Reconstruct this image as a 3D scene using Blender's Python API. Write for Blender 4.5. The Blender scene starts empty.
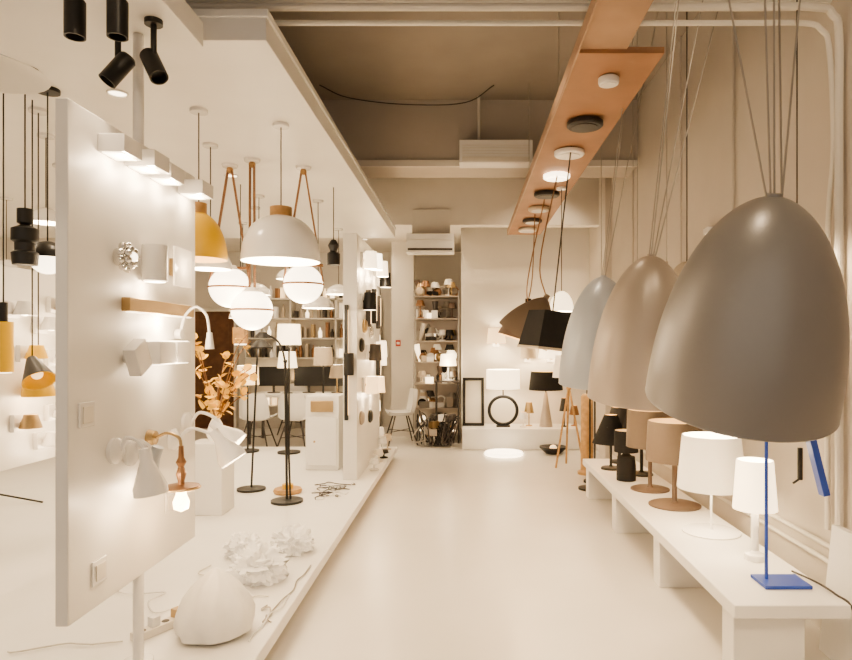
import bpy, bmesh, math, random
from mathutils import Vector, Matrix, noise
random.seed(7)
PI=math.pi
sc=bpy.context.scene
# ---------------------------------------------------------------- materials
def mat(name,col,rough=.5,metal=0.0,emit=0.0,ecol=None,var=.06,scale=6.0,bump=0.0,bscale=60.0,coat=0.0):
    m=bpy.data.materials.new(name); m.use_nodes=True
    nt=m.node_tree; bs=nt.nodes['Principled BSDF']
    tc=nt.nodes.new('ShaderNodeTexCoord')
    nz=nt.nodes.new('ShaderNodeTexNoise'); nz.inputs['Scale'].default_value=scale; nz.inputs['Detail'].default_value=4
    nt.links.new(tc.outputs['Object'],nz.inputs['Vector'])
    cr=nt.nodes.new('ShaderNodeValToRGB')
    cr.color_ramp.elements[0].position=.3; cr.color_ramp.elements[1].position=.7
    cr.color_ramp.elements[0].color=tuple(c*(1-var) for c in col)+(1,)
    cr.color_ramp.elements[1].color=tuple(min(1,c*(1+var)) for c in col)+(1,)
    nt.links.new(nz.outputs['Fac'],cr.inputs['Fac'])
    nt.links.new(cr.outputs['Color'],bs.inputs['Base Color'])
    bs.inputs['Roughness'].default_value=rough; bs.inputs['Metallic'].default_value=metal
    if coat: bs.inputs['Coat Weight'].default_value=coat
    if emit:
        bs.inputs['Emission Color'].default_value=tuple(ecol or col)+(1,)
        bs.inputs['Emission Strength'].default_value=emit
    if bump:
        n2=nt.nodes.new('ShaderNodeTexNoise'); n2.inputs['Scale'].default_value=bscale
        nt.links.new(tc.outputs['Object'],n2.inputs['Vector'])
        bp=nt.nodes.new('ShaderNodeBump'); bp.inputs['Strength'].default_value=bump; bp.inputs['Distance'].default_value=.01
        nt.links.new(n2.outputs['Fac'],bp.inputs['Height']); nt.links.new(bp.outputs['Normal'],bs.inputs['Normal'])
    return m
WARM=(1,.775,.525)
floorM=mat('epoxy_floor',(.72,.685,.635),.27,var=.03,scale=1.2)
wallM=mat('taupe_wall_paint',(.60,.55,.485),.8,var=.04,scale=2,bump=.1,bscale=90)
wallL=mat('light_wall_paint',(.74,.70,.64),.8,var=.03,scale=2,bump=.1,bscale=90)
ceilM=mat('ceiling_paint',(.37,.335,.295),.9,var=.05,scale=2)
beamM=mat('beam_paint',(.49,.445,.395),.9,var=.04,scale=2)
white=mat('white_lacquer',(.80,.78,.745),.4,var=.02,scale=3)
whiteG=mat('white_gloss_metal',(.82,.80,.77),.25,var=.02)
cream=mat('cream_paint',(.72,.68,.61),.45,var=.03)
orange=mat('copper_orange_panel',(.36,.195,.11),.5,var=.12,scale=3)
orangeL=mat('copper_light_panel',(.42,.28,.19),.5,var=.12,scale=3)
grey=mat('grey_matt_lacquer',(.34,.325,.31),.36,.3,var=.03,scale=4,bump=.03,bscale=120)
greyW=mat('warm_grey_lacquer',(.43,.375,.32),.38,.25,var=.03,scale=4,bump=.03,bscale=120)
greyB=mat('pale_grey_lacquer',(.43,.46,.50),.38,.2,var=.03,scale=4)
black=mat('black_metal',(.018,.017,.016),.4,var=.2)
dark=mat('dark_grey',(.07,.06,.055),.5,var=.2)
chrome=mat('chrome',(.75,.73,.70),.12,1.0,var=.03)
steel=mat('steel_cable',(.42,.39,.35),.35,.6,var=.05)
brass=mat('brass',(.50,.37,.21),.35,1.0,var=.08)
copper=mat('copper_brown',(.32,.18,.10),.35,.6,var=.1)
bronze=mat('brown_bronze_base',(.18,.13,.10),.4,.3,var=.05)
wood=mat('oak_wood',(.48,.29,.13),.5,var=.25,scale=14)
leather=mat('tan_leather',(.30,.15,.07),.55,var=.15,scale=20)
yellow=mat('mustard_lacquer',(.78,.48,.05),.4,var=.04)
blue=mat('blue_lacquer',(.035,.085,.42),.35,var=.06)
brownS=mat('brown_fabric',(.18,.135,.098),.5,var=.02,scale=40)
blackS=mat('black_fabric',(.02,.018,.017),.85,var=.1,scale=40)
beigeS=mat('beige_fabric',(.55,.47,.37),.8,var=.03,scale=40)
whiteS=mat('white_fabric_shade',(.82,.78,.71),.7,emit=.22,ecol=(1,.80,.57),var=.02,scale=30)
doorM=mat('brown_door_wood',(.13,.06,.03),.5,var=.25,scale=10)
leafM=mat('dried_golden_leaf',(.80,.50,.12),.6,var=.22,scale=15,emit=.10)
red=mat('red_sign',(.45,.05,.03),.5)
frost=mat('frosted_shell',(.86,.84,.80),.55,var=.03,scale=12)
petal=mat('white_crumpled_paper',(.90,.88,.84),.85,emit=.06,ecol=(1,.88,.7),var=.02,scale=12)
litW=mat('lit_opal_glass',(1,.95,.86),.4,emit=2.4,ecol=(1,.83,.60))
litS=mat('lit_fabric_shade',(1,.90,.74),.7,emit=1.5,ecol=(1,.78,.50),var=.03,scale=30)
litA=mat('lit_amber_shade',(1,.78,.5),.7,emit=1.0,ecol=(1,.67,.35),var=.05)
bulbM=mat('glowing_bulb',(1,.8,.5),.3,emit=8,ecol=(1,.66,.32))
halfG=mat('ribbed_glass',(.80,.74,.65),.15,emit=.35,ecol=(1,.82,.6),var=.05)
inW=mat('shade_inner_white',(.85,.82,.76),.6,var=.02)
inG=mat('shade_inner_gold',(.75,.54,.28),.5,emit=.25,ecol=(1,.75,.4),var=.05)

# ---------------------------------------------------------------- builder
class B:
    def __init__(s,name,M=None,bevel=0):
        s.name=name; s.bm=bmesh.new(); s.mats=[]; s.M=M; s.bevel=bevel
    def mi(s,m):
        if m not in s.mats: s.mats.append(m)
        return s.mats.index(m)
    def add(s,vs,fs,m,L=None):
        i=s.mi(m); out=[]
        for v in vs:
            v=Vector(v)
            if L is not None: v=L@v
            if s.M is not None: v=s.M@v
            out.append(s.bm.verts.new(v))
        for f in fs:
            try:
                fc=s.bm.faces.new([out[k] for k in f]); fc.material_index=i; fc.smooth=True
            except ValueError: pass
        return s
    def box(s,x0,x1,y0,y1,z0,z1,m,L=None):
        vs=[(x,y,z) for x in (x0,x1) for y in (y0,y1) for z in (z0,z1)]
        fs=[(0,1,3,2),(4,6,7,5),(0,4,5,1),(2,3,7,6),(0,2,6,4),(1,5,7,3)]
        return s.add(vs,fs,m,L)
    def cbox(s,c,d,m,rot=None):
        L=Matrix.Translation(c)@(rot.to_4x4() if rot is not None else Matrix.Identity(4))
        return s.box(-d[0]/2,d[0]/2,-d[1]/2,d[1]/2,-d[2]/2,d[2]/2,m,L)
    def lathe(s,prof,o,m,n=32,rot=None,fr=None):
        L=Matrix.Translation(o)@(rot.to_4x4() if rot is not None else Matrix.Identity(4))
        vs=[];rings=[]
        for k,(r,z) in enumerate(prof):
            if r<1e-5: rings.append([len(vs)]); vs.append((0,0,z))
            else:
                rings.append(list(range(len(vs),len(vs)+n)))
                for i in range(n):
                    a=2*PI*i/n; rr=r*(fr(a,k/(len(prof)-1)) if fr else 1)
                    vs.append((rr*math.cos(a),rr*math.sin(a),z))
        fs=[]
        for a,b in zip(rings,rings[1:]):
            for i in range(n):
                j=(i+1)%n
                if len(a)==1 and len(b)==1: continue
                if len(a)==1: fs.append((a[0],b[i],b[j]))
                elif len(b)==1: fs.append((a[i],b[0],a[j]))
                else: fs.append((a[i],b[i],b[j],a[j]))
        return s.add(vs,fs,m,L)
    def cyl(s,p0,p1,r0,m,r1=None,n=20):
        p0=Vector(p0);p1=Vector(p1);d=p1-p0;l=d.length
        if r1 is None:r1=r0
        rot=d.to_track_quat('Z','Y').to_matrix()
        return s.lathe([(0,0),(r0,0),(r1,l),(0,l)],p0,m,n,rot)
    def sph(s,c,r,m,sz=1.0,n=24,k=12,t0=0,t1=PI,rot=None):
        pr=[]
        for i in range(k+1):
            t=t0+(t1-t0)*i/k
            pr.append((r*math.sin(t) if 1e-4<t<PI-1e-4 else 0,r*math.cos(t)*sz))
        return s.lathe(pr,c,m,n,rot)
    def tube(s,pts,r,m,n=8,smooth=True,cnt=6):
        pts=[Vector(p) for p in pts]
        if smooth and len(pts)>2:
            q=[pts[0]*2-pts[1]]+pts+[pts[-1]*2-pts[-2]]; o=[]
            for i in range(1,len(q)-2):
                for k in range(cnt):
                    t=k/cnt
                    o.append(.5*((2*q[i])+(-q[i-1]+q[i+1])*t+(2*q[i-1]-5*q[i]+4*q[i+1]-q[i+2])*t*t+(-q[i-1]+3*q[i]-3*q[i+1]+q[i+2])*t**3))
            o.append(pts[-1]); pts=o
        vs=[];fs=[];N=len(pts)
        up=Vector((0,0,1)) if abs((pts[1]-pts[0]).normalized().z)<.9 else Vector((1,0,0))
        for i,p in enumerate(pts):
            t=(pts[min(i+1,N-1)]-pts[max(i-1,0)])
            if t.length<1e-7: t=Vector((0,0,1))
            t.normalize()
            u=up-t*up.dot(t)
            if u.length<1e-4: u=t.orthogonal()
            u.normalize(); up=u; w=t.cross(u)
            for k in range(n):
                a=2*PI*k/n; vs.append(p+u*(r*math.cos(a))+w*(r*math.sin(a)))
        for i in range(N-1):
            for k in range(n):
                j=(k+1)%n; fs.append((i*n+k,i*n+j,(i+1)*n+j,(i+1)*n+k))
        fs.append(tuple(range(n))[::-1]); fs.append(tuple((N-1)*n+k for k in range(n)))
        return s.add(vs,fs,m)
    def torus(s,c,R,r,m,rot=None,n=40,k=10):
        L=Matrix.Translation(c)@(rot.to_4x4() if rot is not None else Matrix.Identity(4))
        vs=[];fs=[]
        for i in range(n):
            a=2*PI*i/n
            for j in range(k):
                b=2*PI*j/k; q=R+r*math.cos(b)
                vs.append((q*math.cos(a),q*math.sin(a),r*math.sin(b)))
        for i in range(n):
            for j in range(k):
                fs.append((i*k+j,((i+1)%n)*k+j,((i+1)%n)*k+(j+1)%k,i*k+(j+1)%k))
        return s.add(vs,fs,m,L)
    def shade(s,o,rb,rt,h,m,mi=None,th=.006,n=36,rot=None):
        s.lathe([(rb,0),(rt,h)],o,m,n,rot); s.lathe([(rt,h),(rt-th,h)],o,m,n,rot)
        s.lathe([(rt-th,h),(rb-th,0),(rb,0)],o,mi or m,n,rot); return s
    def dome(s,o,R,H,m,mi,p=1.9,q=.58,th=.008,rot=None,n=48,k=18):
        pr=[]
        for i in range(k+1):
            t=1-(i/k)**1.6 if i<k else 0
            pr.append((0 if i==0 else R*(1-t**p)**q,H*t))
        s.lathe(pr,o,m,n,rot)
        pi=[(max(0,r-th),z-(th if z>0 else 0)) for r,z in pr][::-1]
        pi[-1]=(0,H-th)
        s.lathe([(R,0)]+pi,o,mi,n,rot); return s
    def done(s,recalc=True):
        if recalc: bmesh.ops.recalc_face_normals(s.bm,faces=s.bm.faces)
        vs=s.bm.verts
        mn=[min(v.co[i] for v in vs) for i in range(3)]; mx=[max(v.co[i] for v in vs) for i in range(3)]
        c=Vector(((mn[0]+mx[0])/2,(mn[1]+mx[1])/2,mn[2]))
        bmesh.ops.translate(s.bm,verts=vs,vec=-c)
        me=bpy.data.meshes.new(s.name); s.bm.to_mesh(me); s.bm.free()
        for m in s.mats: me.materials.append(m)
        me.set_sharp_from_angle(angle=math.radians(35))
        ob=bpy.data.objects.new(s.name,me); sc.collection.objects.link(ob); ob.location=c
        if s.bevel:
            b=ob.modifiers.new('bevel','BEVEL'); b.width=s.bevel; b.segments=2; b.limit_method='ANGLE'
        return ob
G=.63
def light(ob,loc,power,kind='POINT',rad=.06,col=WARM,target=None,angle=110,blend=.6):
    power*= G*(.7 if power<=3 else 1)
    d=bpy.data.lights.new('bulb_glow',kind); d.energy=power; d.color=col; d.shadow_soft_size=rad
    if kind=='SPOT': d.spot_size=math.radians(angle); d.spot_blend=blend
    o=bpy.data.objects.new('bulb_glow',d); sc.collection.objects.link(o)
    if target is None: target=(loc[0],loc[1],loc[2]-1)
    o.rotation_euler=(Vector(target)-Vector(loc)).to_track_quat('-Z','Y').to_euler()
    o.location=Vector(loc)
    o.parent=ob; o.matrix_parent_inverse=Matrix.Translation(-ob.location)
    return o
def R(ax,deg): return Matrix.Rotation(math.radians(deg),3,ax)
def room(name,*b,m):
    return B(name).box(*b,m).done()

# ---------------------------------------------------------------- room shell
room('floor',-6,1.9,-2.5,11.6,-.1,0,m=floorM)
room('wall_right',1.9,2.0,-2.5,9.8,0,4.2,m=wallM)
room('wall_back',-.06,2.0,9.8,9.95,0,4.2,m=wallL)
room('wall_back_alcove',-6,0.04,11.6,11.7,0,4.2,m=wallL)
room('wall_alcove_side',-.06,.04,9.95,11.6,0,4.2,m=wallL)
room('wall_left',-6.1,-6,-2.5,11.7,0,4.2,m=wallL)
room('ceiling',-6.1,2.0,-2.5,11.7,4.2,4.3,m=ceilM)
room('ceiling_office',-6,-.06,9.2,11.6,3.19,3.25,m=wallL)
room('beam_front',-6,1.9,7.05,7.5,3.46,4.2,m=beamM)
room('beam_back',-6,1.9,9.0,9.2,3.19,4.2,m=wallL)
room('trim_beam',-6,1.9,7.02,7.05,3.46,3.53,m=wallL)
room('pillar',-1.20,-.84,10.45,10.7,0,3.19,m=wallL)
room('baseboard_right',1.88,1.9,-2.5,9.8,0,.09,m=wallL)
room('pilaster_right',1.82,1.9,8.3,8.7,.0,4.2,m=wallM)

# platform
b=B('display_platform',bevel=.006)
b.box(-5.99,-.9,2.65,8.5,.085,.15,white); b.box(-5.99,-1.0,2.75,8.4,0,.085,cream); b.done()
# canopies (dropped ceilings)
b=B('ceiling_canopy',bevel=.004); b.box(-5.99,-.9,2.9,8.25,2.88,3.0,white); b.box(-5.99,-.89,2.89,8.26,2.985,3.02,whiteG)
for x in(-1.6,-3.5,-5):
    for y in (3.6,7.5): b.cyl((x,y,3.0),(x,y,4.2),.01,steel)
b.done()
b=B('ceiling_canopy',bevel=.004); b.box(-5.99,-1.16,-.5,2.84,2.82,2.93,white)
for x in(-1.9,-3.5,-5):
    for y in (.3,2.2): b.cyl((x,y,2.93),(x,y,4.2),.01,steel)
b.done()
# orange hanging panel
b=B('copper_ceiling_panel',bevel=.003)
b.box(.60,1.06,3.40,9.0,3.05,3.085,orange); b.box(.60,.86,1.8,3.40,3.07,3.10,orangeL)
b.box(.592,.605,1.8,9.0,3.045,3.12,orangeL)
for x in(.66,):
    for y in(2.2,4.5,6.6): b.cyl((x,y,3.08),(x,y,4.2),.004,steel,n=6)
b.done()
# pipes across
b=B('ceiling_conduit_pipes')
b.tube([(-1.9,3.2,3.19),(1.2,3.2,3.19),(1.74,3.2,3.19),(1.84,3.2,3.15),(1.87,3.2,3.04),(1.87,3.2,2.5),(1.87,3.2,.55)],.02,cream,n=10,cnt=8)
b.tube([(-1.9,3.23,3.125),(1.2,3.23,3.125),(1.69,3.23,3.125),(1.80,3.23,3.09),(1.84,3.23,2.98),(1.86,3.23,2.5),(1.87,3.3,2.0),(1.87,3.3,.55)],.014,cream,n=10,cnt=8)
b.tube([(-1.9,3.26,3.26),(0,3.26,3.26),(1.86,3.26,3.26)],.025,cream,n=10)
b.done()
b=B('wall_conduit_pipes')
for z in (.38,.46): b.cyl((1.88,2.4,z),(1.88,8.28,z),.014,cream,n=10)
for y in (4.5,5.6,7.2): b.cyl((1.885,y,.46),(1.885,y,4.2),.009,wallM,n=8)
b.cyl((.15,6.95,3.69),(.15,6.95,4.2),.015,cream); b.done()
b=B('ceiling_cable'); b.tube([(-1.5,6.6,4.18),(-1.2,6.6,4.05),(-.6,6.6,3.98),(0,6.6,4.0),(.3,6.6,4.18)],.006,dark); b.done()
# AC on beam
b=B('air_conditioner',bevel=.012); b.box(-.06,.72,6.8,7.02,3.44,3.68,whiteG)
b.box(-.03,.69,6.79,6.8,3.45,3.50,cream); 
for i in range(4): b.box(-.03,.69,6.792,6.8,3.53+.03*i,3.535+.03*i,cream)
b.done()
b=B('split_air_conditioner',bevel=.01); b.box(-.80,-.15,8.72,8.96,2.76,3.02,whiteG); b.box(-.78,-.17,8.71,8.72,2.79,2.82,dark); b.box(-.77,-.18,8.712,8.72,2.93,2.935,cream)
b.box(-.74,-.21,8.96,8.998,2.78,3.4,wallL); b.done()

# ---------------------------------------------------------------- pendants : big domes
def big_dome(x,y,zb,Rr,H,m,tilt=0,cab=(),tx_=0):
    b=B('dome_pendant_lamp'); b.M=Matrix.Translation((x,y,zb+H*.5))@Matrix.Rotation(math.radians(tilt),4,'Y')@Matrix.Rotation(math.radians(tx_),4,'X')@Matrix.Translation((-x,-y,-zb-H*.5))
    b.dome((x,y,zb),Rr,H,m,inW,p=2.1,q=.53,n=64,k=26)
    b.torus((x,y,zb),Rr-.004,.005,m,n=64,k=8)
    b.cyl((x,y,zb+H-.01),(x,y,zb+H+.006),.02,m)
    b.cyl((x,y,zb+H-.12),(x,y,zb+H-.02),.03,dark); b.sph((x,y,zb+H-.17),.05,bulbM)
    top=b.M@Vector((x,y,zb+H+.0)); b.M=None
    for dx,dy,tx,ty in cab:
        b.tube([top+Vector((dx,dy,-.01)),(x+tx,y+ty,4.2)],.0032,steel,n=6,smooth=False)
        b.cyl((x+tx,y+ty,4.17),(x+tx,y+ty,4.2),.04,steel)
    o=b.done(); light(o,(x,y,zb+.2),20,rad=.08); return o
big_dome(.825,1.82,1.318,.268,.60,grey,2,[(0,0,.05,0),(-.02,0,-.30,.2),(.02,0,.33,.1),(.03,.02,.17,.25),(-.01,0,-.07,-.1)],18)
big_dome(.905,3.2,1.225,.268,.72,greyW,2,[(0,0,.27,0),(.01,0,.5,.1),(-.01,0,.2,-.2),(.02,0,.7,.3)],7)
big_dome(.91,4.3,1.23,.262,.73,greyB,2,[(0,0,.3,0),(.01,0,.5,.1),(-.01,0,.24,-.2)],5)
def small_pendant(name,x,y,zb,Rr,H,m,mi,ztop,power=0,q=.5,bulb=None,cap=None,p=2.0):
    b=B(name); b.dome((x,y,zb),Rr,H,m,mi,p=p,q=q,th=.005,n=36,k=12)
    if cap: b.cyl((x,y,zb+H-.01),(x,y,zb+H+.05),Rr*.28,cap)
    if bulb: b.sph((x,y,zb+H*.35),Rr*.35,bulb)
    b.cyl((x,y,zb+H*.6),(x,y,ztop),.004,dark,n=6); b.cyl((x,y,ztop-.02),(x,y,ztop),.05,whiteG)
    o=b.done()
    if power: light(o,(x,y,zb-.02),power,rad=Rr*.6)
    return o
small_pendant('pendant_lamp',1.30,3.75,1.82,.11,.17,beigeS,inW,4.2,0)
small_pendant('pendant_lamp',1.66,3.2,1.98,.09,.16,whiteS,litW,4.2,6)
small_pendant('pendant_lamp',.95,6.3,1.83,.12,.2,litS,litW,3.05,8)
b=B('steel_suspension_wires')
for x,y,z in((1.32,4.9,1.9),(1.45,4.6,2.1),(1.15,5.4,1.8),(1.55,5.9,2.0)):
    b.cyl((x,y,z),(x,y,4.2),.0035,steel,n=6); b.cyl((x,y,z-.03),(x,y,z),.009,steel,n=10); b.cyl((x,y,4.18),(x,y,4.2),.03,steel,n=12)
b.done()
for i,(y,m) in enumerate(((3.70,whiteG),(4.43,black),(5.1,whiteG),(5.8,litW),(6.5,black),(7.2,beigeS),(7.9,dark),(8.5,cream))):
    x=.83
    b=B('ceiling_disc_lamp'); r=[.06,.125,.12,.12,.13,.12,.12,.12][i]
    b.lathe([(0,0),(r*.9,0),(r,.01),(r,.035),(r*.8,.045),(0,.045)],(x,y,3.005),m)
    b.lathe([(0,-.004),(r*.7,-.004),(r*.7,0)],(x,y,3.005),m if m is black else (whiteG if m!=litW else litW))
    b.done()
def sq_pend(x,y,zb,wb,wt,h,m,mi,roty,rotz=20,name='fabric_pendant_lamp'):
    b=B(name); M=Matrix.Translation((x,y,zb+h/2))@Matrix.Rotation(math.radians(roty),4,'Y')@Matrix.Rotation(math.radians(rotz),4,'Z')@Matrix.Translation((0,0,-h/2)); b.M=M
    k=math.sqrt(2)
    b.lathe([(wb/2*k,0),(wt/2*k,h)],(0,0,0),m,4,R('Z',45)); b.lathe([(wb/2*k-.01,0.0),(wt/2*k-.01,h)],(0,0,0),mi,4,R('Z',45))
    b.lathe([(wb/2*k+.002,0),(wb/2*k+.002,.02),(wb/2*k-.012,.02),(wb/2*k-.012,0)],(0,0,0),beigeS,4,R('Z',45))
    b.lathe([(0,h-.002),(wt/2*k,h)],(0,0,0),m,4,R('Z',45)); b.sph((0,0,h*.5),.04,bulbM)
    t=M@Vector((0,0,h)); b.M=None
    b.cyl(t,(.83,y,3.05),.006,dark,n=6); o=b.done(); light(o,(x,y,zb+.05),6); return o
sq_pend(.67,5.0,1.46,.37,.28,.30,blackS,inG,6)
def cone_pend(x,y,zb,rb,rt,h,m,roty,rotx):
    b=B('cone_pendant_lamp'); M=Matrix.Translation((x,y,zb+h/2))@Matrix.Rotation(math.radians(roty),4,'Y')@Matrix.Rotation(math.radians(rotx),4,'X')@Matrix.Translation((0,0,-h/2)); b.M=M
    b.dome((0,0,0),rb,h,m,inG,p=1.4,q=.7); b.cyl((0,0,h-.01),(0,0,h+.03),rt*.5,m); t=M@Vector((0,0,h)); b.M=None
    b.tube([t,(x+.05,y,zb+h+.3),(.83,y,3.05)],.006,copper,n=6); o=b.done(); light(o,(x,y,zb+.05),6); return o
cone_pend(.62,5.7,1.55,.25,.05,.40,brownS,30,10)
cone_pend(.60,6.6,1.55,.22,.07,.34,bronze,18,0)
cone_pend(.75,7.6,1.80,.16,.07,.22,blackS,0,0)

# ---------------------------------------------------------------- bench
b=B('display_bench',bevel=.005); b.box(1.18,1.69,2.8,6.42,.30,.36,white)
for y in (2.86,3.95,5.1,6.22): b.box(1.20,1.52,y,y+.13,0,.30,white)
b.done()
ZB=.361
def tlamp(name,x,y,z0,br,bh,sr,z1,z2,rb,rt,bm,sm,mi=None,power=0,bulb=None):
    b=B(name)
    b.lathe([(0,0),(br,0),(br,bh*.6),(br*.9,bh),(sr*1.5,bh+.006),(sr,bh+.02)],(x,y,z0),bm)
    b.cyl((x,y,z0+bh),(x,y,z1+(z2-z1)*.6),sr,bm,n=12)
    b.shade((x,y,z1),rb,rt,z2-z1,sm,mi)
    for a in range(3):
        c,s_=math.cos(a*2*PI/3),math.sin(a*2*PI/3)
        b.cyl((x,y,z1+(z2-z1)*.6),(x+c*(rb+rt)/2*.98,y+s_*(rb+rt)/2*.98,z1+(z2-z1)*.6),.002,bm,n=5)
    b.sph((x,y,z1+(z2-z1)*.5),.03,bulb or bulbM)
    o=b.done()
    if power: light(o,(x,y,z1+(z2-z1)*.45),power,rad=.04)
    return o
tlamp('table_lamp',1.50,3.90,ZB,.17,.012,.007,.63,.95,.20,.17,whiteG,whiteS,litW,6)
tlamp('table_lamp',1.54,3.40,ZB,.055,.03,.02,.63,.89,.112,.092,whiteG,litS,litW,4)
tlamp('table_lamp',1.49,4.55,ZB,.18,.014,.018,.68,.96,.20,.185,bronze,brownS,inG,4)
tlamp('table_lamp',1.46,5.05,ZB,.15,.014,.016,.70,.99,.185,.175,bronze,brownS,inG,4)
tlamp('table_lamp',1.36,5.40,ZB,.08,.2,.03,.60,.78,.10,.10,blackS,blackS,inG,0)
tlamp('table_lamp',1.55,5.62,ZB,.10,.02,.015,.72,.98,.17,.12,black,blackS,inG,4)
tlamp('table_lamp',1.34,5.88,ZB,.09,.02,.012,.60,.86,.17,.06,black,blackS,inG,4)
tlamp('table_lamp',1.50,6.2,ZB,.09,.02,.012,.66,.90,.15,.08,black,dark,inG,4)
# blue lamp
b=B('blue_desk_lamp',bevel=.002)
b.cbox((1.51,3.06,ZB+.008),(.22,.16,.016),blue)
b.cyl((1.45,3.08,ZB),(1.45,3.08,1.30),.008,blue); b.cyl((1.45,3.08,1.29),(1.60,3.08,1.29),.008,blue)
b.cbox((1.665,3.08,1.04),(.032,.05,.54),blue,rot=R('Y',-14)); b.sph((1.60,3.08,1.29),.02,blue); b.done()
b=B('power_cable'); b.tube([(1.635,3.2,.37),(1.67,3.05,.372),(1.68,2.9,.37),(1.71,2.82,.33),(1.72,2.8,.1)],.005,dark)
b.done()
b=B('leaning_white_board',bevel=.004); b.box(1.74,1.78,2.5,3.15,0,.62,white,Matrix.Translation((1.76,0,0))@Matrix.Rotation(math.radians(6),4,'Y')@Matrix.Translation((-1.76,0,0))); b.done()
b=B('wall_hook'); b.box(1.88,1.9,3.6,3.62,.74,.92,black); b.cyl((1.88,3.61,.74),(1.85,3.61,.72),.006,black); b.done()
for y,z in((4.85,2.35),(5.05,1.9)):
    b=B('wall_sconce',bevel=.005); b.box(1.84,1.9,y,y+.1,z,z+.05,whiteG); b.box(1.85,1.89,y+.02,y+.08,z-.01,z,litW); b.done()

# floor lamps behind bench
b=B('wood_column_lamp'); b.lathe([(0,0),(.11,0),(.11,.03),(.075,.05),(.07,.9),(.05,.93),(0,.93)],(1.42,7.45,0),wood); b.cyl((1.42,7.45,.92),(1.42,7.45,1.2),.01,dark); b.shade((1.42,7.45,1.05),.16,.10,.25,beigeS,litW); o=b.done()
b=B('tripod_floor_lamp')
for a in (90,210,330):
    c,s_=math.cos(math.radians(a)),math.sin(math.radians(a)); b.cyl((1.28+.2*c,7.9+.2*s_,0),(1.28,7.9,1.0),.013,wood,n=10)
b.cyl((1.28,7.9,.95),(1.28,7.9,1.15),.03,wood); b.shade((1.28,7.9,1.1),.2,.16,.28,whiteS,litW); b.done()
for i,(x,y) in enumerate(((1.30,6.66),(1.42,7.0),(1.62,6.75))):
    b=B('black_floor_lamp'); b.lathe([(0,0),(.12,0),(.12,.02),(.02,.03),(0,.03)],(x,y,0),black); b.cyl((x,y,.02),(x,y,1.3),.009,black)
    b.shade((x,y,1.2),.09,.04,.16,black,inG); b.done()
b=B('floor_disc_lamp'); b.lathe([(0,0),(.25,0),(.27,.02),(.25,.045),(0,.05)],(.53,8.75,0),litW,n=48); b.done()
b=B('black_bowl_lamp'); b.lathe([(0,0),(.10,0),(.19,.08),(.19,.1),(.17,.09),(0,.03)],(1.22,8.85,0),black); b.sph((1.22,8.85,.07),.05,litA); b.done()
b=B('display_plinth',bevel=.008); b.box(-.04,1.72,9.15,9.78,0,.30,white); b.done()
# ring lamp
b=B('ring_table_lamp'); b.torus((.56,9.4,.54),.205,.024,black,rot=R('X',90)); b.cbox((.56,9.4,.313),(.2,.1,.024),black)
b.cyl((.56,9.4,.74),(.56,9.4,.95),.01,black); b.shade((.56,9.4,.86),.245,.245,.28,litS,litW); o=b.done(); light(o,(.56,9.4,1.0),8)
b=B('black_picture_frame',bevel=.003)
Mf=Matrix.Translation((.125,9.5,.302))@Matrix.Rotation(math.radians(-12),4,'X')
for x0,x1,z0,z1 in((-.16,.16,0,.04),(-.16,.16,.68,.72),(-.16,-.12,0,.72),(.12,.16,0,.72)): b.box(x0,x1,-.02,.02,z0,z1,black,Mf)
b.box(-.12,.12,.005,.015,.03,.68,cream,Mf); b.done()
b=B('table_lamp'); b.lathe([(0,0),(.1,0),(.09,.05),(.05,.3),(.02,.5),(0,.5)],(1.19,9.42,.301),greyW); b.shade((1.19,9.42,.84),.25,.22,.27,blackS,inG); b.cyl((1.19,9.42,.78),(1.19,9.42,1.0),.01,black); o=b.done(); light(o,(1.19,9.42,.95),5)
def back_sconce(x,z,r,h,m,power=4):
    b=B('wall_sconce'); b.box(x-.05,x+.05,9.77,9.8,z-.06,z+.06,whiteG); b.cyl((x,9.78,z),(x,9.62,z),.012,brass); b.cyl((x,9.62,z-.02),(x,9.62,z+.08),.012,brass)
    b.shade((x,9.62,z),r,r*.85,h,m,litW); o=b.done(); light(o,(x,9.6,z+h/2),power,rad=.05)
back_sconce(.47,1.53,.14,.22,litA); back_sconce(1.30,1.30,.2,.2,litS); back_sconce(.95,1.3,.12,.2,beigeS,5); back_sconce(1.45,1.75,.12,.2,litA,4)
for x,y,h,m in((.85,9.35,.22,whiteG),(.95,9.5,.35,brass),(1.46,9.4,.42,black),(1.62,9.5,.3,copper)):
    tlamp('small_table_lamp',x,y,.301,.05,.012,.008,.301+h*.55,.301+h,.075,.045,m,m,inG,0)
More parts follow.
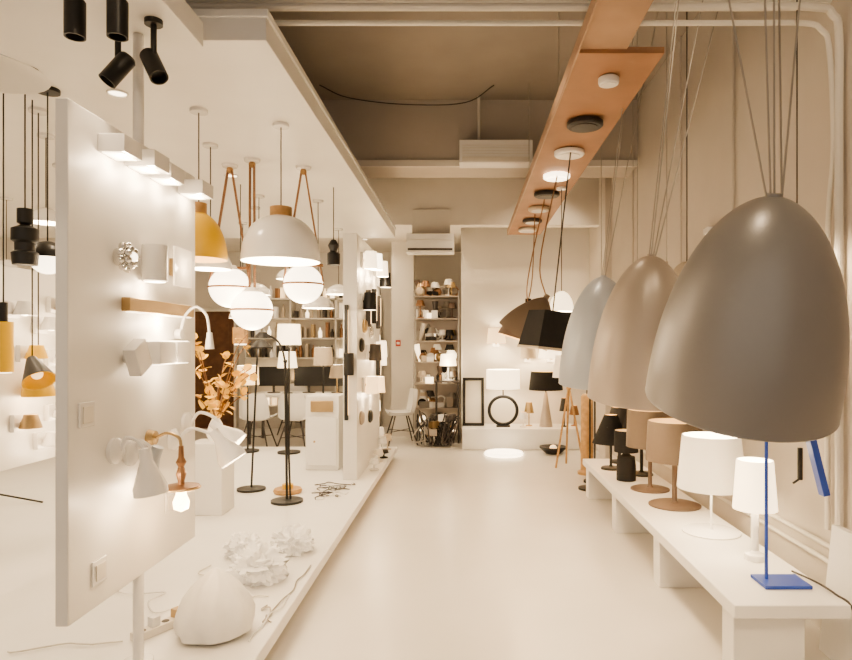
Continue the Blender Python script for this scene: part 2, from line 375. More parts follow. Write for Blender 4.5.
# ---------------------------------------------------------------- storage alcove shelf
b=B('storage_shelf')
for x in(-.80,-.10):
    for y in(9.98,10.4): b.box(x-.012,x+.012,y-.012,y+.012,0,2.35,steel)
zs=[.12,.5,.88,1.22,1.55,1.9,2.25]
for z in zs: b.box(-.81,-.09,9.97,10.42,z,z+.018,greyW)
b.box(-.81,-.09,10.42,10.43,.1,2.35,greyW)
b.done()
b=B('shelf_clutter')
ms=[whiteG,dark,black,cream,brass,copper,greyW,beigeS,steel,litS,blackS,whiteS,whiteG,bronze,litS]
for z in zs:
    z+=.0185
    for k in range(17):
        x=random.uniform(-.72,-.18);y=random.uniform(10.03,10.33);m=random.choice(ms);h=random.uniform(.08,.2);t=random.random()
        if t<.4: b.lathe([(0,0),(.06,0),(.06,.015),(.012,.03),(.012,h),(.08,h),(.05,h+.09),(0,h+.09)],(x,y,z),m,n=14)
        elif t<.5: b.sph((x,y,z+.07),.07,m,n=14,k=8)
        elif t<.75: b.cbox((x,y,z+h*.4),(random.uniform(.06,.14),.12,h*.8),m,R('Z',random.uniform(0,80)))
        elif t<.88: b.torus((x,y,z+.09),.075,.014,m,R('X',80),n=18,k=6)
        else: b.cyl((x,y,z),(x+random.uniform(-.08,.08),y,z+.27),.02,m,r1=.05,n=12)
b.done()
b=B('table_lamp_on_stand'); b.lathe([(0,0),(.08,0),(.08,.02),(.015,.03),(.015,.2)],(-.26,9.84,.951),whiteG); b.shade((-.26,9.84,1.18),.13,.11,.18,litS,litW); b.box(-.46,-.08,9.74,9.95,.93,.95,dark); 
for x in(-.44,-.1): b.cyl((x,9.76,0),(x,9.76,.93),.012,dark); b.cyl((x,9.93,0),(x,9.93,.93),.012,dark)
o=b.done(); light(o,(-.26,9.6,1.2),5)
b=B('loose_cable_pile')
for k in range(34):
    x=random.uniform(-.68,-.2); y=random.uniform(9.35,9.62)
    b.tube([(x,y,.02),(x+random.uniform(-.15,.15),y+random.uniform(-.1,.1),random.uniform(.1,.45)),(x+random.uniform(-.15,.15),y+random.uniform(-.1,.1),random.uniform(.1,.5)),(x+random.uniform(-.1,.1),y,.05)],.010,random.choice([black,dark,dark,black,steel]),n=6)
for k in range(14):
    b.cbox((random.uniform(-.66,-.2),random.uniform(9.4,9.58),random.uniform(.06,.5)),(.12,.1,.1),random.choice([black,dark,greyW,brass,whiteG]),R('Z',random.uniform(0,90)))
b.done()
b=B('exit_sign',bevel=.002); b.box(-1.13,-1.05,10.435,10.449,1.48,1.58,red); b.box(-1.115,-1.065,10.432,10.435,1.51,1.55,white); b.done()
def totem(x,y,z0,segs,r):
    b=B('totem_floor_lamp'); b.lathe([(0,0),(.12,0),(.12,.02),(0,.02)],(x,y,z0),black); b.cyl((x,y,z0),(x,y,z0+segs*.24+.3),.012,black)
    for i in range(segs):
        z=z0+.3+i*.24; b.shade((x,y,z),r,r*.9,.15,litS if i%2 else black,litW,n=24)
        b.cyl((x,y,z+.14),(x,y,z+.15),r*.88,black)
    o=b.done(); light(o,(x,y,z0+segs*.24+.35),5)
totem(-1.33,9.35,0,9,.10)

# ---------------------------------------------------------------- chairs/office
def chair(x,y,ang):
    M=Matrix.Translation((x,y,0))@Matrix.Rotation(math.radians(ang),4,'Z')
    b=B('dining_chair',M)
    prof=[(-.21,.47),(-.19,.45),(-.1,.435),(.05,.435),(.15,.45),(.2,.5),(.225,.6),(.24,.72),(.25,.83)]
    vs=[];fs=[];n=9
    for k,(yy,zz) in enumerate(prof):
        t=k/(len(prof)-1); w=.23-.03*t-(.05 if k==len(prof)-1 else 0)
        for i in range(n):
            u=-1+2*i/(n-1); lift=.05*abs(u)**3
            vs.append((w*u,yy-(lift*1.6 if t>.5 else 0),zz+(lift if t<=.6 else 0)))
    for k in range(len(prof)-1):
        for i in range(n-1): fs.append((k*n+i,k*n+i+1,(k+1)*n+i+1,(k+1)*n+i))
    b.add(vs,fs,whiteG); b.add([(v[0],v[1]+.01,v[2]-.012) for v in vs],[f[::-1] for f in fs],whiteG)
    for sx in(-1,1):
        for sy in(-1,1): b.cyl((sx*.1,sy*.1,.43),(sx*.22,sy*.22,0),.011,dark,n=8)
    b.cyl((-.17,-.17,.2),(.17,.17,.2),.006,dark,n=6);b.cyl((.17,-.17,.2),(-.17,.17,.2),.006,dark,n=6)
    b.done(recalc=False)
chair(-.98,9.75,-75); chair(-2.95,9.1,180); chair(-2.4,9.1,175); chair(-1.85,9.05,150); chair(-2.9,10.85,0)
b=B('office_table',bevel=.004); b.box(-3.3,-1.75,9.6,10.35,.71,.75,white)
for x in(-3.25,-1.8):
    for y in(9.65,10.3): b.box(x-.02,x+.02,y-.02,y+.02,0,.71,dark)
b.done()
for x in(-3.0,-2.45,-2.0):
    b=B('computer_monitor',bevel=.004); b.box(x-.22,x+.22,10.0,10.03,.86,1.16,black); b.cyl((x,10.045,.753),(x,10.045,.95),.02,dark); b.lathe([(0,0),(.1,0),(.1,.012),(0,.012)],(x,10.05,.751),dark); b.done()
tlamp('table_lamp',-2.72,9.8,.751,.08,.02,.012,1.15,1.4,.15,.12,black,litS,litW,5)
tlamp('table_lamp',-1.95,9.75,.751,.07,.02,.012,1.0,1.2,.12,.09,brass,beigeS,litW,5)
b=B('door_1',bevel=.004); b.box(-4.95,-4.15,11.5,11.595,0,2.1,doorM); b.box(-4.85,-4.25,11.49,11.5,1.1,1.95,doorM); b.box(-4.85,-4.25,11.49,11.5,.15,.95,doorM); b.cyl((-4.22,11.5,1.0),(-4.22,11.44,1.0),.015,brass); b.box(-5.0,-4.95,11.48,11.595,0,2.15,cream); b.box(-4.15,-4.1,11.48,11.595,0,2.15,cream); b.box(-5.0,-4.1,11.48,11.595,2.1,2.16,cream); b.done()
b=B('wall_shelf_unit',bevel=.003)
for z in(.4,.85,1.25,1.6,1.95,2.3): b.box(-3.9,-1.5,11.3,11.595,z,z+.03,cream)
for x in(-3.9,-3.1,-2.3,-1.53): b.box(x,x+.03,11.3,11.595,0,2.35,cream)
b.done()
b=B('shelf_bottles_and_books')
for z in(.43,.88,1.28,1.63,1.98,2.33):
    x=-3.84
    while x<-1.6:
        m=random.choice([whiteG,dark,brass,greyW,copper,beigeS,whiteS,litA,litS]); h=random.uniform(.12,.28)
        if random.random()<.5: b.lathe([(0,0),(.03,0),(.035,h*.6),(.012,h*.8),(.012,h),(0,h)],(x+.05,11.42,z+.001),m,n=12)
        else: b.box(x+.02,x+.07,11.36,11.5,z+.001,z+h,m)
        x+=random.uniform(.07,.14)
        for q in(-3.1,-2.3,-1.53):
            if q-.1<x<q+.04: x=q+.045
b.done()
def drum_floor(x,y,z0,zs,r,h,m,power):
    b=B('floor_lamp'); b.lathe([(0,0),(.14,0),(.14,.02),(.02,.03)],(x,y,z0),black); b.cyl((x,y,z0),(x,y,zs+h*.6),.011,black); b.shade((x,y,zs),r,r*.9,h,m,litW)
    for a in range(3): b.cyl((x,y,zs+h*.6),(x+r*.93*math.cos(a*2.09),y+r*.93*math.sin(a*2.09),zs+h*.6),.003,black,n=5)
    o=b.done(); light(o,(x,y,zs+h*.5),power,rad=.05)
drum_floor(-1.22,8.85,0,1.22,.14,.34,litS,8)
drum_floor(-2.2,8.0,.151,1.5,.15,.26,litS,8)
drum_floor(-3.3,7.0,.151,1.3,.18,.28,litS,8)
drum_floor(-1.75,7.9,.151,1.25,.12,.22,beigeS,6)
drum_floor(-2.75,8.1,.151,1.0,.14,.24,litA,6)

# ---------------------------------------------------------------- board 3 (mid partition)
b=B('display_partition',bevel=.005); b.box(-1.22,-1.08,6.4,8.1,.151,2.62,white); b.box(-1.225,-1.22,6.7,7.8,.6,2.3,cream); b.done()
def face_sconce(x,y,z,m,kind=0,power=0):
    b=B('wall_sconce',bevel=.003)
    if kind==0:
        b.box(x,x+.03,y-.05,y+.05,z-.08,z+.08,whiteG); b.cyl((x+.02,y,z),(x+.09,y,z),.012,black,n=8); b.shade((x+.1,y,z-.09),.07,.06,.18,m,litW,n=20); b.cyl((x+.1,y,z-.02),(x+.1,y,z+.03),.03,bulbM)
    elif kind==1:
        b.box(x,x+.05,y-.03,y+.03,z-.2,z+.2,m); b.box(x+.05,x+.055,y-.02,y+.02,z-.17,z+.17,litA)
    else:
        b.lathe([(0,0),(.07,0),(.075,.02),(.05,.04),(0,.045)],(x,y,z),m,rot=R('Y',90))
    o=b.done()
    if power: light(o,(x+.12,y,z-.12),power,rad=.03)
for y,z,m,k,p in((6.65,2.38,litS,0,4),(7.1,2.42,litW,0,4),(7.6,2.4,litS,0,4),(6.6,1.95,black,0,0),(7.0,1.9,dark,1,0),(7.45,1.95,black,1,0),(6.6,1.5,black,2,0),(7.0,1.42,dark,0,0),(7.5,1.45,litS,0,3),(6.75,1.08,litA,0,3),(7.3,1.05,litA,0,3),(6.6,.75,greyW,2,0),(7.2,.7,black,2,0),(7.8,1.9,dark,1,0),(6.8,1.7,brass,2,0),(7.25,1.65,chrome,2,0),(7.8,1.3,black,1,0),(7.9,2.3,black,0,0)): face_sconce(-1.08,y,z,m,k,p)
b=B('linear_wall_lamp',bevel=.003); b.box(-1.20,-1.165,6.36,6.4,.75,1.9,black); b.cyl((-1.15,6.33,1.2),(-1.15,6.33,1.42),.05,black); b.cyl((-1.18,6.38,1.3),(-1.15,6.33,1.3),.01,black); b.box(-1.165,-1.16,6.365,6.39,.8,1.85,litA); b.done()
b=B('white_cabinet',bevel=.006); b.box(-1.72,-1.36,6.9,7.3,.151,.95,white); b.box(-1.70,-1.38,6.885,6.9,.2,.72,whiteG); b.box(-1.66,-1.42,6.87,6.9,.78,.90,brass); b.sph((-1.62,6.88,.46),.012,brass); b.done()
# ---------------------------------------------------------------- board 1 (foreground left)
b=B('display_board',bevel=.004); b.box(-1.41,-1.365,2.2,3.24,.53,2.35,white)
b.cyl((-1.388,2.72,.151),(-1.388,2.72,2.819),.022,whiteG); b.cyl((-1.388,2.72,.151),(-1.388,2.72,.165),.06,whiteG); b.done()
FX=-1.364
for i,y in enumerate((2.44,2.63,2.82,3.10)):
    b=B('box_wall_sconce',bevel=.004); z=2.25
    b.box(FX,FX+.10+.02*(i%2),y-.065,y+.065,z-.03,z+.035,whiteG); b.box(FX+.01,FX+.085,y-.055,y+.055,z-.033,z-.03,litW); o=b.done()
    light(o,(FX+.07,y,z-.05),2.4,rad=.02)
b=B('chrome_flower_sconce')
b.cyl((FX,2.51,1.845),(FX+.03,2.51,1.845),.035,chrome)
for ring,(rr,nn,tx) in enumerate(((.045,9,.035),(.028,7,.055))):
    for k in range(nn):
        a=2*PI*k/nn; b.sph((FX+tx,2.51+rr*math.cos(a),1.845+rr*math.sin(a)),.017,chrome,sz=.8,n=10,k=6,rot=R('X',math.degrees(a)))
b.sph((FX+.06,2.51,1.845),.02,litW); b.done()
b=B('cylinder_wall_sconce'); b.cyl((FX+.055,2.70,1.77),(FX+.055,2.70,1.92),.05,whiteG,n=32); b.cyl((FX+.055,2.70,1.765),(FX+.055,2.70,1.77),.042,litW); o=b.done(); light(o,(FX+.06,2.70,1.74),2,rad=.02)
b=B('glass_wall_sconce',bevel=.002); b.box(FX,FX+.02,2.95,3.03,1.82,1.90,brass); b.box(FX+.04,FX+.05,2.90,3.08,1.77,1.95,halfG); b.cyl((FX+.01,2.99,1.86),(FX+.04,2.99,1.86),.01,brass); o=b.done(); light(o,(FX+.10,2.99,1.86),1,rad=.02)
b=B('brass_picture_light',bevel=.003); b.box(FX,FX+.035,2.54,3.14,1.635,1.69,brass); b.box(FX+.006,FX+.03,2.56,3.12,1.631,1.635,litW); o=b.done(); light(o,(FX+.05,2.84,1.60),2.5,rad=.02)
b=B('box_wall_sconce',bevel=.003); b.cbox((FX+.05,2.57,1.45),(.05,.10,.12),whiteG,R('X',28)); b.box(FX,FX+.03,2.55,2.60,1.43,1.47,whiteG); b.done()
b=B('box_wall_sconce',bevel=.003)
for y0,y1 in((2.68,2.82),(2.835,2.98)):
    b.box(FX,FX+.09,y0,y1,1.42,1.515,whiteG); b.box(FX+.01,FX+.08,y0+.01,y1-.01,1.515,1.519,litW); b.box(FX+.01,FX+.08,y0+.01,y1-.01,1.416,1.42,litW)
b.tube([(FX+.02,3.02,1.55),(FX+.04,3.03,1.64),(FX+.09,3.03,1.68),(FX+.14,3.03,1.64),(FX+.155,3.03,1.55)],.007,whiteG,n=8); b.cyl((FX,3.02,1.55),(FX+.03,3.02,1.55),.025,whiteG); b.cyl((FX+.155,3.03,1.56),(FX+.155,3.03,1.48),.012,whiteG,r1=.022)
o=b.done(); light(o,(FX+.1,2.83,1.58),2,rad=.02); light(o,(FX+.1,2.83,1.38),2,rad=.02)
def swing(y,z,reach,dz,ang,col,col2,shade_m,name='swing_arm_wall_lamp',rb=.062,h=.13,power=2,dy=0):
    b=B(name); b.lathe([(0,0),(.05,0),(.05,.015),(.03,.03),(0,.035)],(FX,y,z),col,rot=R('Y',90))
    b.tube([(FX+.03,y,z),(FX+reach*.4,y+dy*.3,z+.05),(FX+reach*.8,y+dy,z+.03),(FX+reach,y+dy,z+dz+h+.02)],.008,col2)
    rot=R('Y',ang); o0=Vector((FX+reach,y+dy,z+dz+h)); o1=o0-rot@Vector((0,0,h))
    b.lathe([(.022,h+.05),(.024,h),(rb,.03),(rb,0),(rb-.005,0),(rb-.006,.03),(.018,h)],o1,shade_m,rot=rot,n=28); b.lathe([(0,h+.05),(.022,h+.05)],o1,shade_m,rot=rot,n=28)
    b.sph(o1+rot@Vector((0,0,.035)),.026,bulbM); ob=b.done(); light(ob,tuple(o1-rot@Vector((0,0,.03))),power,rad=.02)
swing(2.48,1.09,.13,-.17,-8,whiteG,whiteG,whiteG,power=2.8)
swing(2.60,1.06,.10,-.12,20,whiteG,whiteG,greyB,rb=.04,h=.10,power=1)
swing(2.98,1.06,.22,-.12,-35,whiteG,whiteG,whiteG,rb=.065,h=.12)
swing(3.12,1.12,.17,-.14,-50,whiteG,whiteG,whiteG,rb=.06,h=.11)
b=B('brass_wall_lamp'); y=2.76; b.lathe([(0,0),(.035,0),(.03,.03),(0,.035)],(FX,y,1.10),brass,rot=R('Y',90))
b.tube([(FX+.03,y,1.10),(FX+.08,y,1.12),(FX+.13,y,1.10),(FX+.14,y,1.06)],.007,brass); x=FX+.14
b.lathe([(0,.18),(.010,.18),(.012,.13),(.022,.11),(.012,.09),(.022,.06),(.014,.03),(.014,.015),(.075,.008),(.08,0),(0,0)],(x,y,.885),copper)
b.lathe([(0,0),(.02,0),(.022,-.03),(.034,-.06),(.03,-.09),(0,-.105)],(x,y,.885),bulbM); b.torus((x,y,.885),.077,.004,brass); o=b.done(); light(o,(x+.05,y,.78),3,rad=.03,col=(1,.66,.36))
for y,z in((2.38,.66),(2.95,.78),(2.30,1.25)):
    b=B('wall_switch_plate',bevel=.002); b.box(FX,FX+.008,y-.045,y+.045,z-.045,z+.045,whiteG); b.box(FX+.008,FX+.013,y-.03,y+.03,z-.03,z+.03,cream); b.done()

# far-left sample wall
b=B('lamp_sample_wall',bevel=.004); b.box(-2.66,-2.6,3.45,4.75,.79,1.95,white); b.cyl((-2.63,4.3,.151),(-2.63,4.3,2.879),.022,whiteG); b.done()
for y,z,m in((3.7,1.05,brass),(3.85,1.25,whiteG),(4.0,1.08,whiteG),(4.0,1.42,halfG),(3.75,1.45,yellow),(3.65,1.7,whiteG),(3.88,1.62,whiteG),(4.02,1.75,brass),(3.9,.92,whiteG)):
    b=B('wall_sconce',bevel=.003); b.box(-2.599,-2.57,y-.05,y+.05,z-.05,z+.05,whiteG); b.lathe([(0,.08),(.035,.08),(.06,.0),(.055,0),(.03,.075)],(-2.51,y,z-.03),m,n=20); b.cyl((-2.57,y,z),(-2.51,y,z),.008,m,n=8); b.sph((-2.51,y,z-.01),.025,litW); o=b.done(); light(o,(-2.48,y,z-.06),1.4,rad=.02)
# ---------------------------------------------------------------- left pendants
def ring_pend(x,y,z):
    b=B('black_pendant_lamp'); b.lathe([(0,.26),(.035,.26),(.035,.19),(.02,.18),(.06,.16),(.06,.10),(.045,.09),(.045,.05),(.06,.04),(.055,-.02),(0,-.02)],(x,y,z),black); b.cyl((x,y,z+.25),(x,y,2.88),.004,black,n=6); b.lathe([(0,0),(.06,0),(.06,-.02),(0,-.02)],(x,y,2.88),black); b.done()
ring_pend(-2.20,3.2,1.92)
b=B('half_black_globe_pendant'); b.sph((-2.25,3.45,1.97),.09,black,t0=0,t1=PI/2); b.sph((-2.25,3.45,1.97),.088,litW,t0=PI/2,t1=PI); b.cyl((-2.25,3.45,2.05),(-2.25,3.45,2.88),.004,black,n=6); b.cyl((-2.25,3.45,2.86),(-2.25,3.45,2.88),.06,black); b.done()
b=B('wooden_pendant_lamp'); b.cyl((-2.38,3.3,1.36),(-2.38,3.3,1.62),.045,yellow); b.cyl((-2.38,3.3,1.62),(-2.38,3.3,2.88),.004,black,n=6); b.cyl((-2.38,3.3,1.62),(-2.38,3.3,1.72),.02,black); b.lathe([(0,0),(.035,0),(.035,.005)],(-2.38,3.3,1.355),litW); b.done()
b=B('black_cone_pendant'); Rc=R('Y',-35)@R('X',-22); c0=Vector((-2.36,3.55,1.30)); b.shade(c0,.085,.03,.15,black,yellow,rot=Rc); tp=c0+Rc@Vector((0,0,.145)); b.sph(tp,.03,black); b.cyl(tp,(tp.x,tp.y,2.88),.004,black,n=6); b.sph(c0+Rc@Vector((0,0,.05)),.03,litA); o=b.done()
small_pendant('yellow_pendant_lamp',-2.50,3.75,1.20,.085,.14,yellow,inG,2.88,2,cap=wood)
for x,y,z in((-2.75,4.2,2.3),(-3.1,4.9,2.1),(-3.3,5.6,2.35),(-3.0,6.2,2.0),(-3.9,5.0,1.9),(-4.3,6.0,2.2)): small_pendant('white_pendant_lamp',x,y,z,.10,.10,whiteG,litW,2.88,4,bulb=litW)
b=B('dish_pendant_lamp'); b.shade((-1.66,2.2,2.44),.20,.03,.075,greyB,inW); b.cyl((-1.66,2.2,2.5),(-1.66,2.2,2.82),.004,black,n=6); b.cyl((-1.66,2.2,2.50),(-1.66,2.2,2.55),.03,greyB); b.cyl((-1.66,2.2,2.80),(-1.66,2.2,2.82),.05,whiteG); b.done()
small_pendant('white_dome_pendant_lamp',-1.15,4.0,2.02,.24,.29,whiteG,litW,2.88,10,q=.45,cap=wood,bulb=bulbM,p=2.4)
small_pendant('yellow_dome_pendant_lamp',-1.56,3.75,2.0,.16,.28,yellow,inG,2.88,4,cap=wood)
small_pendant('white_dome_pendant_lamp',-1.75,4.4,2.02,.14,.16,whiteG,litW,2.88,5)
def strap_pend(x,y,z,r,w=.10,lit=litW,power=6):
    b=B('leather_strap_globe_pendant'); zt=2.84
    b.sph((x,y,z),r,lit,n=32,k=16); b.torus((x,y,z+.0),r+.002,.008,leather,n=40,k=6)
    b.lathe([(r*.5,r*.87),(r*.3,r+.015),(0,r+.02)],(x,y,z),whiteG)
    for sx in(-1,1):
        a=Vector((x+.015*sx,y,zt)); c=Vector((x+w*sx,y,z+.02)); dv=c-a; ln=dv.length
        b.cbox((a+c)/2,(.007,.035,ln),leather,dv.to_track_quat('Z','Y').to_matrix()@R('Z',90))
    b.box(x-w,x+w,y-.012,y+.012,z+r*.9,z+r*.9+.02,leather)
    b.sph((x,y,zt),.025,wood); b.cyl((x,y,zt),(x,y,2.88),.008,leather); b.lathe([(0,0),(.06,0),(.055,-.02),(0,-.025)],(x,y,2.88),whiteG)
    o=b.done(); light(o,(x,y,z-r-.04),power,rad=.1)
strap_pend(-1.80,4.9,1.94,.153,.155); strap_pend(-1.58,4.75,1.76,.15,.02); strap_pend(-1.25,4.95,1.97,.15,.152)
b=B('black_pendant_lamp'); b.lathe([(0,.22),(.02,.22),(.05,.17),(.03,.12),(.055,.1),(.055,0),(0,0)],(-1.15,5.6,2.2),black); b.cyl((-1.15,5.6,2.4),(-1.15,5.6,2.88),.004,black,n=6); b.done()
for x,y,z in((-1.4,6.1,1.85),(-2.1,6.4,2.0),(-2.5,7.2,1.8),(-1.5,7.6,2.1),(-2.7,5.4,1.7),(-2.0,7.3,2.25),(-1.9,5.9,2.3)): small_pendant('white_pendant_lamp',x,y,z,.15,.12,whiteG,litW,2.88,6,bulb=litW)
b=B('wooden_pendant_lamp',bevel=.004); b.cbox((-1.93,5.5,1.58),(.10,.10,.14),wood); b.cyl((-1.93,5.5,1.64),(-1.93,5.5,2.88),.004,black,n=6); b.cbox((-1.93,5.5,1.505),(.08,.08,.01),litW); b.done()
# ---------------------------------------------------------------- track spots
def spot(x,y,z,ax,tilt,L=.14,r=.036):
    b=B('track_spotlight'); rot=R('X',tilt)@R('Y',ax); o=Vector((x,y,z))
    b.lathe([(0,L/2),(r*.8,L/2),(r,L/2-.01),(r,-L/2),(r*.85,-L/2),(r*.8,-L/2+.03),(0,-L/2+.03)],o,black,rot=rot)
    b.lathe([(0,-L/2+.035),(r*.7,-L/2+.035)],o,litW,rot=rot)
    b.cyl(o,(x,y,2.82),.012,black); b.lathe([(0,0),(.035,0),(.035,-.02),(0,-.02)],(x,y,2.82),black)
    ob=b.done(); dr=rot@Vector((0,0,-1)); p=o+dr*(L/2+.01); light(ob,tuple(p),14,'SPOT',rad=.03,target=tuple(p+dr),angle=70); return ob
spot(-1.42,2.33,2.69,0,0); spot(-1.265,2.33,2.69,0,0)
spot(-1.41,2.6,2.62,28,-20); spot(-1.265,2.6,2.635,-28,-20)

# ---------------------------------------------------------------- black floor lamps on platform
b=B('black_floor_lamp'); b.lathe([(0,0),(.13,0),(.13,.018),(.02,.026),(0,.026)],(-1.99,5.96,.151),black); b.cyl((-1.99,5.96,.16),(-1.93,5.96,1.50),.009,black)
b.lathe([(0,.08),(.03,.08),(.11,.01),(.11,0),(.1,.0),(.02,.07)],(-1.90,5.96,1.47),black,n=28); o=b.done(); light(o,(-1.9,5.96,1.44),3)
b=B('black_floor_lamp'); b.lathe([(0,0),(.135,0),(.135,.02),(.02,.028),(0,.028)],(-1.53,5.5,.151),black); b.cyl((-1.53,5.5,.16),(-1.545,5.5,1.36),.011,black)
b.tube([(-1.50,5.5,.17),(-1.53,5.5,1.0),(-1.545,5.5,1.34),(-1.60,5.5,1.52),(-1.72,5.5,1.60)],.009,black,n=8); b.sph((-1.545,5.5,1.36),.018,black)
b.lathe([(0,.05),(.03,.05),(.08,0),(.075,0)],(-1.74,5.5,1.56),black); b.done()
b=B('wooden_disc_lamp'); b.lathe([(0,0),(.12,0),(.13,.02),(.12,.04),(0,.04)],(-1.62,5.85,.151),wood); b.cyl((-1.62,5.85,.19),(-1.62,5.85,.23),.05,yellow); b.done()
# dried plant on plinth
b=B('white_plinth',bevel=.005); b.box(-2.2,-1.92,5.05,5.33,.151,.72,white); b.done()
b=B('dried_eucalyptus_in_vase'); vx,vy=-2.02,5.19
b.lathe([(0,0),(.05,0),(.075,.06),(.05,.14),(.03,.18),(.035,.2),(.025,.19),(0,.15)],(vx,vy,.722),halfG)
for k in range(15):
    a=random.uniform(0,2*PI); rr=random.uniform(.12,.3); H=random.uniform(.05,.85)
    p=[(vx,vy,.87),(vx+rr*.4*math.cos(a),vy+rr*.4*math.sin(a),.9+H*.4),(vx+rr*.8*math.cos(a),vy+rr*.8*math.sin(a),.9+H*.75),(vx+rr*math.cos(a)*1.2,vy+rr*math.sin(a)*1.2,.9+H*.9)]
    b.tube(p,.004,copper,n=5)
    for j in range(8):
        t=random.uniform(.15,1); i=min(2,int(t*3)); f=t*3-i; q=Vector(p[i]).lerp(Vector(p[i+1]),f)
        Lm=Matrix.Translation(q)@Matrix.Rotation(random.uniform(0,6.28),4,'Z')@Matrix.Rotation(random.uniform(-1.3,1.3),4,'Y')
        s_=random.uniform(.036,.055)
        b.add([(0,0,0),(s_*.3,s_*.55,.006),(s_*.85,s_*.75,.01),(s_*1.4,s_*.5,.008),(s_*1.65,0,0),(s_*1.4,-s_*.5,.008),(s_*.85,-s_*.75,.01),(s_*.3,-s_*.55,.006)],[(0,1,2,3,4,5,6,7)],leafM,Lm)
b.done()
# ---------------------------------------------------------------- white sculptural lamps
b=B('white_shell_lamp')
pr=[(0,0),(.12,0),(.155,.02),(.168,.06),(.165,.11),(.145,.16),(.115,.205),(.08,.245),(.045,.275),(.015,.30),(0,.305)]
b.lathe(pr,(-1.17,3.0,.152),frost,n=96,fr=lambda a,t:1+.10*abs(math.sin(3.5*a+4*t))*(1-t*.3)+.03*math.sin(9*a-5*t),rot=R('Z',25))
b.done()
def crumple(x,y,z,r,n,name='white_crumpled_paper_lamp'):
    b=B(name); NN=56; K=30; vs=[]; fs=[]; off=Vector((x*7,y*5,3))
    for k in range(K+1):
        t=PI*k/K
        for i in range(NN):
            a=2*PI*i/NN; d=Vector((math.sin(t)*math.cos(a),math.sin(t)*math.sin(a),math.cos(t)))
            q=d*2.1+off; f=1-2.0*abs(noise.noise(q)); f2=1-2*abs(noise.noise(d*4.6+off))
            rr=r*(.50+.42*f**2+.16*f2)
            v=d*rr; v.z=max(0,v.z*.75+r*.42); vs.append((x+v.x,y+v.y,z+v.z))
    for k in range(K):
        for i in range(NN):
            j=(i+1)%NN; fs.append((k*NN+i,(k+1)*NN+i,(k+1)*NN+j,k*NN+j))
    b.add(vs,fs,petal)
    for k in range(n):
        a=2*PI*k/n*1.618; el=random.uniform(.15,1.2); ln=r*random.uniform(.85,1.15); w=r*random.uniform(.3,.45)
        v2=[];f2=[]; I=9;J=7; ph=random.uniform(0,6)
        for i in range(I):
            t=i/(I-1)
            for j in range(J):
                u=-1+2*j/(J-1); ww=w*(math.sin(PI*min(.95,(t*.85+.12))))
                v2.append((ln*t*math.cos(el)*(1-.12*u*u*t),ww*u,max(-r*.2,ln*t*math.sin(el)*.75+.02*math.sin(u*7+ph+5*t)*t-.12*ww*u*u)))
        for i in range(I-1):
            for j in range(J-1): f2.append((i*J+j,i*J+j+1,(i+1)*J+j+1,(i+1)*J+j))
        b.add(v2,f2,petal,Matrix.Translation((x,y,z+r*.22))@Matrix.Rotation(a,4,'Z'))
    ob=b.done(recalc=False); return ob
crumple(-1.19,3.68,.152,.18,9); crumple(-1.12,4.18,.152,.15,8); crumple(-1.42,4.10,.152,.13,6)
b=B('power_strip',bevel=.003)
Mp=Matrix.Translation((-1.44,3.02,.152))@Matrix.Rotation(math.radians(60),4,'Z'); b.box(-.13,.13,-.03,.03,0,.035,cream,Mp)
for k in range(4): b.cyl(Mp@Vector((-.09+.06*k,0,.034)),Mp@Vector((-.09+.06*k,0,.037)),.018,dark,n=12)
b.box(-.05,-.01,-.02,.02,.035,.08,whiteG,Mp); b.box(.07,.11,-.02,.02,.035,.075,brass,Mp); b.done()
b=B('power_cables')
def cable(x0,y0,x1,y1,r,m,n=6,amp=.1,z=.158):
    pts=[(x0,y0,z)]
    for i in range(1,n): t=i/n; pts.append((x0+(x1-x0)*t+random.uniform(-amp,amp),y0+(y1-y0)*t+random.uniform(-amp,amp),z+random.uniform(0,.004)))
    pts.append((x1,y1,z)); b.tube(pts,r,m,n=6)
cable(-.98,2.9,-.95,3.45,.004,whiteG,amp=.02); cable(-1.38,3.25,-1.05,3.42,.004,cream,amp=.03); cable(-1.5,3.25,-1.9,3.5,.004,whiteG); cable(-1.55,2.9,-2.0,2.8,.004,cream,amp=.05)
cable(-.98,3.1,-.94,3.9,.004,steel,amp=.02); cable(-1.42,3.25,-1.55,3.9,.004,cream,amp=.05); cable(-1.02,3.3,-.94,3.1,.004,steel,amp=.03,n=8)
for k in range(11): cable(-1.35+random.uniform(-.08,.1),5.75+random.uniform(-.25,.5),-1.1+random.uniform(-.1,.1),5.75+random.uniform(-.2,.5),.0045,random.choice([black,dark,whiteG]),amp=.08)
b.done()
b=B('black_floor_lamp'); 
for a in(10,130,250): b.cyl((-3.98,5.4,.25),(-3.98+.38*math.cos(math.radians(a)),5.4+.38*math.sin(math.radians(a)),.158),.008,black,n=6)
b.cyl((-3.98,5.4,.24),(-3.98,5.4,1.0),.009,black); b.cyl((-3.98,5.4,1.0),(-3.98,5.4,1.2),.03,black); b.done()
for x,y,h,m in((-1.02,7.9,.22,whiteG),(-1.0,7.4,.14,cream),(-.98,6.9,.12,whiteG),(-1.0,8.25,.2,beigeS),(-.97,7.65,.1,black),(-1.1,8.3,.28,whiteS)):
    b=B('small_table_lamp'); b.lathe([(0,0),(.05,0),(.05,.01),(.01,.02),(.01,h*.6),(.06,h*.6),(.045,h),(0,h)],(x,y,.152),m,n=20); b.done()
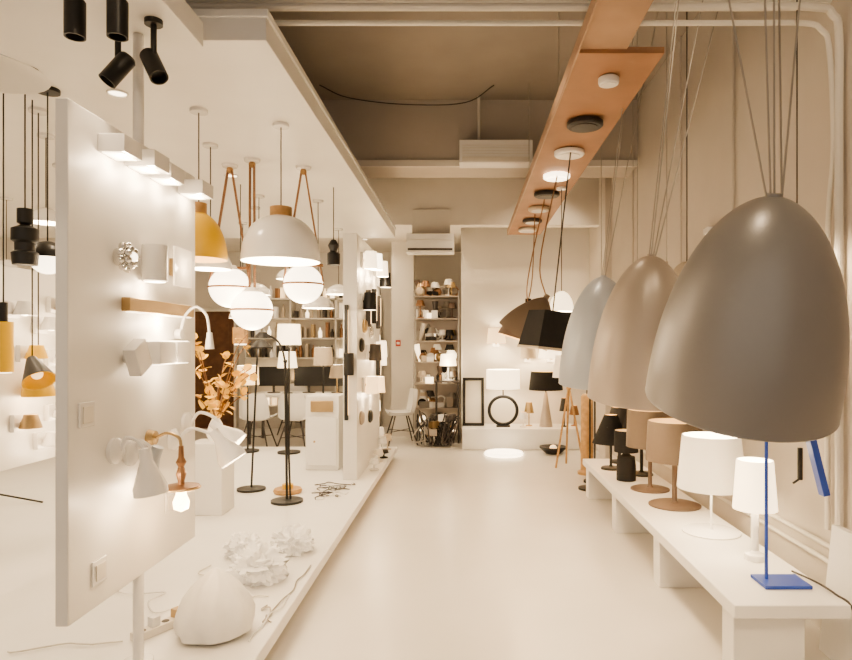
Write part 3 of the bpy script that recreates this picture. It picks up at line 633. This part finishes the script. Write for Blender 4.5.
# ---------------------------------------------------------------- added fill lights, modelled as ceiling fittings
def down(x,y,z,power,ang=120):  # fill light added to brighten platform and office, with an invented fitting
    b=B('fill_downlight'); b.torus((x,y,z-.004),.05,.006,whiteG,n=24,k=6); b.lathe([(0,-.003),(.045,-.003)],(x,y,z),litW,n=24); o=b.done(recalc=False)
    light(o,(x,y,z-.02),power,'SPOT',rad=.05,angle=ang)
for x in(-1.9,-3.2,-4.6):
    for y in(3.5,5.2,6.9): down(x,y,2.88,38,140)
for x in(-2.0,-3.6):
    down(x,1.9,2.82,38,140)
for x in(-1.6,-3.4): down(x,10.2,3.19,50,150)
down(-.5,9.6,3.19,30,130)
def aisle(x,y,z,tg,power,ang=80):  # extra spot added near the ceiling to light the target, housing invented
    b=B('fill_spotlight'); o=Vector((x,y,z)); dr=(Vector(tg)-o).normalized(); 
    b.cyl(o-dr*.07,o+dr*.07,.045,whiteG); b.cyl(o+dr*.07,o+dr*.072,.035,litW); b.cyl(o,(x,y,4.2),.012,whiteG); ob=b.done()
    p=o+dr*.09; light(ob,tuple(p),power,'SPOT',rad=.06,target=tg,angle=ang)
aisle(.3,1.0,4.0,(.3,2.2,0),80,75); aisle(.2,3.9,4.0,(.2,4.3,0),95,75); aisle(.1,8.3,4.0,(.1,8.0,0),80,75)
aisle(.3,.2,4.0,(-1.4,2.7,1.4),75,50); aisle(1.3,7.9,4.0,(.9,9.8,1.2),60,80)
aisle(1.4,1.2,4.0,(1.6,4.5,.8),60,60)
# ---------------------------------------------------------------- world + camera
w=bpy.data.worlds.new('world'); sc.world=w; w.use_nodes=True
bg=w.node_tree.nodes['Background']; bg.inputs[0].default_value=(1,.87,.73,1); bg.inputs[1].default_value=.5
cam=bpy.data.cameras.new('camera'); co=bpy.data.objects.new('camera',cam); sc.collection.objects.link(co); sc.camera=co
co.location=(0,0,1.5); co.rotation_euler=(PI/2,0,0)
cam.sensor_width=36; cam.lens=640/852*36; cam.shift_x=-39/852; cam.shift_y=15/852; cam.clip_end=100
sc.view_settings.view_transform='AgX'; sc.view_settings.look='AgX - Medium High Contrast'; sc.view_settings.exposure=.6
